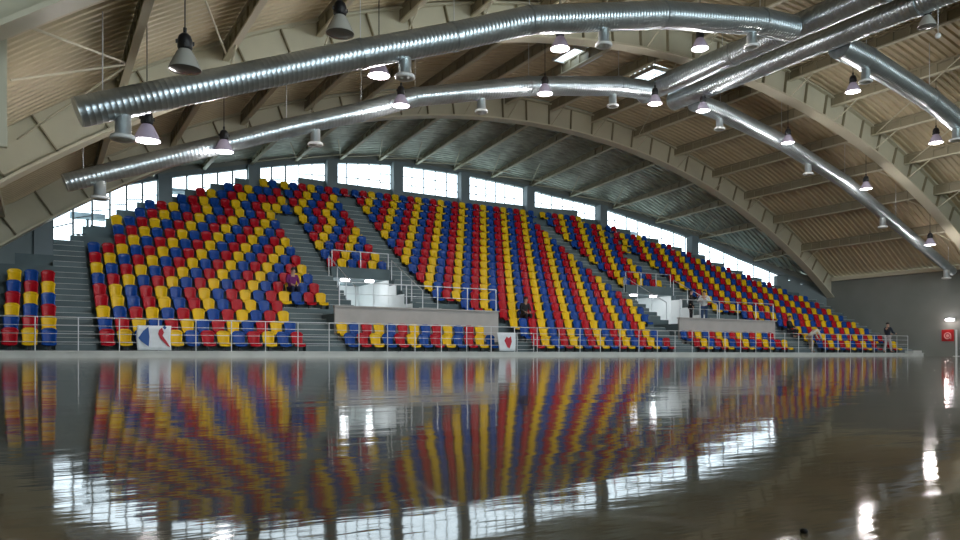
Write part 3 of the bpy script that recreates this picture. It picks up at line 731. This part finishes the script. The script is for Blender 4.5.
# ------------------------------------------------------------------ people
def skin(name, P, E, m_, parent, sub=1):
    """P: {key: (x,y,z,r)}"""
    keys = list(P); bm = bmesh.new(); lay = bm.verts.layers.skin.verify(); V = {}
    for k in keys:
        v = bm.verts.new(P[k][:3]); r = P[k][3]; v[lay].radius = r if hasattr(r, '__len__') else (r, r); V[k] = v
    V[keys[0]][lay].use_root = True
    for a, b in E: bm.edges.new((V[a], V[b]))
    me = bpy.data.meshes.new(name); bm.to_mesh(me); bm.free(); me.materials.append(m_)
    o = bpy.data.objects.new(name, me); COL.objects.link(o); o.parent = parent
    s = o.modifiers.new('skin', 'SKIN'); s.use_smooth_shade = True
    b = o.modifiers.new('sub', 'SUBSURF'); b.levels = sub; b.render_levels = sub
    return o
def person(label, loc, rz, pose, top, legs, shoe=(0.02, 0.02, 0.02), top_long=False, hand=(.45, .28, .2)):
    """local frame: faces -Y. heights for 1.74 m adult"""
    J = dict(pelvis=(0, 0, .93), spine=(0, 0, 1.12), chest=(0, .0, 1.32), neck=(0, 0, 1.48), head=(0, -.015, 1.60), crown=(0, -.01, 1.69))
    for s, n_ in ((-1, 'l'), (1, 'r')):
        J['sh' + n_] = (s * .19, 0, 1.42); J['el' + n_] = (s * .25, .02, 1.13); J['wr' + n_] = (s * .25, -.06, .88)
        J['hip' + n_] = (s * .09, 0, .88); J['kn' + n_] = (s * .10, -.01, .48); J['an' + n_] = (s * .10, .02, .09); J['toe' + n_] = (s * .12, -.16, .04)
    J.update(pose)
    t = thing('person', label, 'person', loc, rz)
    B = {'pelvis': (*J['pelvis'], (.13, .10)), 'spine': (*J['spine'], (.125, .09)), 'chest': (*J['chest'], (.15, .10)), 'neck': (*J['neck'], .055), 'head': (*J['head'], (.078, .092)), 'crown': (*J['crown'], .07)}
    hd = Vector(J['head']); nose = hd + Vector((0, -.10, -.005)); B['nose'] = (*nose, .014)
    E = [('pelvis', 'spine'), ('spine', 'chest'), ('chest', 'neck'), ('neck', 'head'), ('head', 'crown'), ('head', 'nose')]
    for n_ in 'lr':
        B['sh' + n_] = (*J['sh' + n_], .055); B['el' + n_] = (*J['el' + n_], .04); B['wr' + n_] = (*J['wr' + n_], .026)
        B['hip' + n_] = (*J['hip' + n_], .085); B['kn' + n_] = (*J['kn' + n_], .055); B['an' + n_] = (*J['an' + n_], .038); B['toe' + n_] = (*J['toe' + n_], .035)
        E += [('chest', 'sh' + n_), ('sh' + n_, 'el' + n_), ('el' + n_, 'wr' + n_), ('pelvis', 'hip' + n_), ('hip' + n_, 'kn' + n_), ('kn' + n_, 'an' + n_), ('an' + n_, 'toe' + n_)]
        w_ = Vector(J['wr' + n_]); d = (w_ - Vector(J['el' + n_])).normalized(); side = d.cross(Vector((0, 1, .2))).normalized()
        pm = w_ + d * .07; B['pm' + n_] = (*pm, (.036, .018)); E.append(('wr' + n_, 'pm' + n_))
        cv = side.cross(d).normalized()
        for f_, (off, ln) in enumerate(((-.030, .075), (-.010, .088), (.010, .082), (.028, .064))):
            p1 = pm + side * off + d * ln * .55; p2 = p1 + d * ln * .4 + cv * .02
            B['f%s%d' % (n_, f_)] = (*p1, .009); B['g%s%d' % (n_, f_)] = (*p2, .008)
            E += [('pm' + n_, 'f%s%d' % (n_, f_)), ('f%s%d' % (n_, f_), 'g%s%d' % (n_, f_))]
        p1 = w_ + d * .03 - side * .045; B['th' + n_] = (*p1, .010); B['ti' + n_] = (*(p1 + d * .05 - side * .01), .009)
        E += [('wr' + n_, 'th' + n_), ('th' + n_, 'ti' + n_)]
    skin('body', B, E, M_SKIN, t)
    mt = mat('cloth_%d_%d_%d' % tuple(int(c * 99) for c in top), top, .8, var=.1, scale=9); ml_ = mat('cloth_%d_%d_%d' % tuple(int(c * 99) for c in legs), legs, .8, var=.1, scale=9)
    P = {'spine': (*J['spine'], (.15, .115)), 'pelvis': (*J['pelvis'], (.16, .125) if top_long else (.145, .115)), 'chest': (*J['chest'], (.175, .125)), 'nk': (*(Vector(J['chest']) * .25 + Vector(J['neck']) * .75), .075)}
    Ej = [('spine', 'pelvis'), ('spine', 'chest'), ('chest', 'nk')]
    for n_ in 'lr':
        P['sh' + n_] = (*J['sh' + n_], .075); P['el' + n_] = (*J['el' + n_], .06); P['wr' + n_] = (*(Vector(J['wr' + n_]) * .93 + Vector(J['el' + n_]) * .07), .042)
        Ej += [('chest', 'sh' + n_), ('sh' + n_, 'el' + n_), ('el' + n_, 'wr' + n_)]
        if top_long:
            P['sk' + n_] = (*(Vector(J['hip' + n_]) * .62 + Vector(J['kn' + n_]) * .38), .115); Ej.append(('pelvis', 'sk' + n_))
    skin('jacket', P, Ej, mt, t)
    P = {'pelvis': (*J['pelvis'], (.14, .112))}; Ej = []
    for n_ in 'lr':
        P['hip' + n_] = (*J['hip' + n_], .10); P['kn' + n_] = (*J['kn' + n_], .074); P['an' + n_] = (*(Vector(J['an' + n_]) + Vector((0, 0, .03))), .058)
        Ej += [('pelvis', 'hip' + n_), ('hip' + n_, 'kn' + n_), ('kn' + n_, 'an' + n_)]
    skin('trousers', P, Ej, ml_, t)
    ms = mat('shoe_%d' % int(shoe[0] * 99), shoe, .5)
    for n_ in 'lr':
        a = Vector(J['an' + n_]); to = Vector(J['toe' + n_])
        skin('shoe', {'h': (a.x, a.y + .02, a.z - .035, .05), 'm': (*((a + to) / 2 - Vector((0, 0, .02))), .045), 't': (to.x, to.y - .02, to.z + .005, .04)}, [('h', 'm'), ('m', 't')], ms, t)
    # hair cap
    q = MB(); c = (hd + Vector(J['crown'])) / 2 + Vector((0, .02, .012))
    n1, n2 = 12, 6; vs = []; fs = []
    for j in range(n2 + 1):
        ph = j / n2 * PI * .56
        for i in range(n1):
            th = 2 * PI * i / n1; front = 1 - .28 * max(0, -math.sin(th)) * (j / n2)
            vs.append((c.x + .093 * math.sin(ph) * math.cos(th), c.y + .112 * math.sin(ph) * math.sin(th) * front, c.z + .10 * math.cos(ph)))
    for j in range(n2):
        for i in range(n1): fs.append((j * n1 + i, (j + 1) * n1 + i, (j + 1) * n1 + (i + 1) % n1, j * n1 + (i + 1) % n1))
    q.add(vs, fs, 0, True); q.build('hair', M_HAIR, t)
    for s in (-1, 1):
        q = MB(); q.lathe([(0, -.009), (.009, 0), (0, .009)], hd + Vector((s * .032, -.086, .02)), 8); q.build('eye', M_BLK, t)
        q = MB(); q.tube([hd + Vector((s * .082, 0, -.02)), hd + Vector((s * .092, .01, .0)), hd + Vector((s * .084, .005, .025))], .012, 6); q.build('ear', M_SKIN, t)
    return t
YL = FR(2) + .45
xp, _, _ = from_px(691, 300, YL)
person('person in a long black coat and dark trousers standing on the far landing, arm raised', (xp, YL, ZLAND), .9,
       dict(elr=(.34, -.12, 1.24), wrr=(.22, -.36, 1.42)), (.006, .006, .008), (.006, .006, .010), top_long=True)
xp, _, _ = from_px(705, 300, YL)
person('person in a white jacket and blue jeans standing on the far landing', (xp, YL + .05, ZLAND), -1.0,
       dict(ell=(-.30, -.06, 1.16), wrl=(-.16, -.28, 1.18), elr=(.30, -.08, 1.18), wrr=(.12, -.30, 1.26)), (.70, .74, .76), (.035, .07, .15))
SIT = dict(pelvis=(0, 0, .50), spine=(0, .04, .70), chest=(0, .03, .92), neck=(0, 0, 1.08), head=(0, -.03, 1.20), crown=(0, -.03, 1.29),
           shl=(-.19, .03, 1.02), shr=(.19, .03, 1.02), ell=(-.25, -.06, .76), elr=(.25, -.06, .76), wrl=(-.12, -.28, .66), wrr=(.12, -.28, .66),
           hipl=(-.09, -.03, .48), hipr=(.09, -.03, .48), knl=(-.12, -.42, .56), knr=(.12, -.42, .56), anl=(-.11, -.27, .21), anr=(.13, -.27, .21),
           toel=(-.12, -.41, .155), toer=(.14, -.41, .155))
def sit(dz_, lean=0): 
    d = {k: (v[0], v[1] - (lean * max(0, v[2] - .5)), v[2]) for k, v in SIT.items()}
    return d
kx = 4
person('person in black sitting on the steps beside the far landing wall', (35.2, FR(2) + .25, tread(2) - .12), .3, sit(0), (.008, .008, .010), (.01, .01, .014))
BEND = dict(pelvis=(0, .10, .86), spine=(0, -.02, 1.02), chest=(0, -.20, 1.14), neck=(0, -.34, 1.20), head=(0, -.45, 1.22), crown=(0, -.53, 1.25), shl=(-.19, -.26, 1.18), shr=(.19, -.26, 1.18),
            ell=(-.22, -.36, .94), elr=(.22, -.36, .94), wrl=(-.16, -.48, .74), wrr=(.16, -.48, .74), hipl=(-.09, .10, .82), hipr=(.09, .10, .82), knl=(-.11, -.02, .46), knr=(.11, -.02, .46))
person('person in pale jacket and beige trousers bending forward behind the front railing', (35.15, FR(0) + .55, tread(0)), 1.1, BEND, (.62, .60, .52), (.36, .27, .20))
person('person in dark vest and pale trousers standing at the railing far end', (41.75, 25.06, tread(0)), 1.35,
       dict(ell=(-.24, -.12, 1.16), wrl=(-.18, -.38, 1.12), elr=(.24, -.12, 1.16), wrr=(.18, -.38, 1.10), anl=(-.12, -.14, .09), toel=(-.13, -.32, .04), anr=(.12, .16, .09), toer=(.13, -.01, .04), knl=(-.1, -.10, .48), knr=(.1, .04, .48)),
       (.018, .028, .045), (.50, .47, .48))
person('person in black sitting among the lower seats of the centre block', (18.475, FR(3) + .45, tread(3) - .11), 0, sit(0, .22), (.008, .008, .010), (.012, .012, .018))
person('person in a purple top and navy trousers sitting in the block beside the corner stairs', (8.535, FR(5) + .45, tread(5) - .11), .15, sit(0, .2), (.16, .015, .13), (.008, .014, .05))
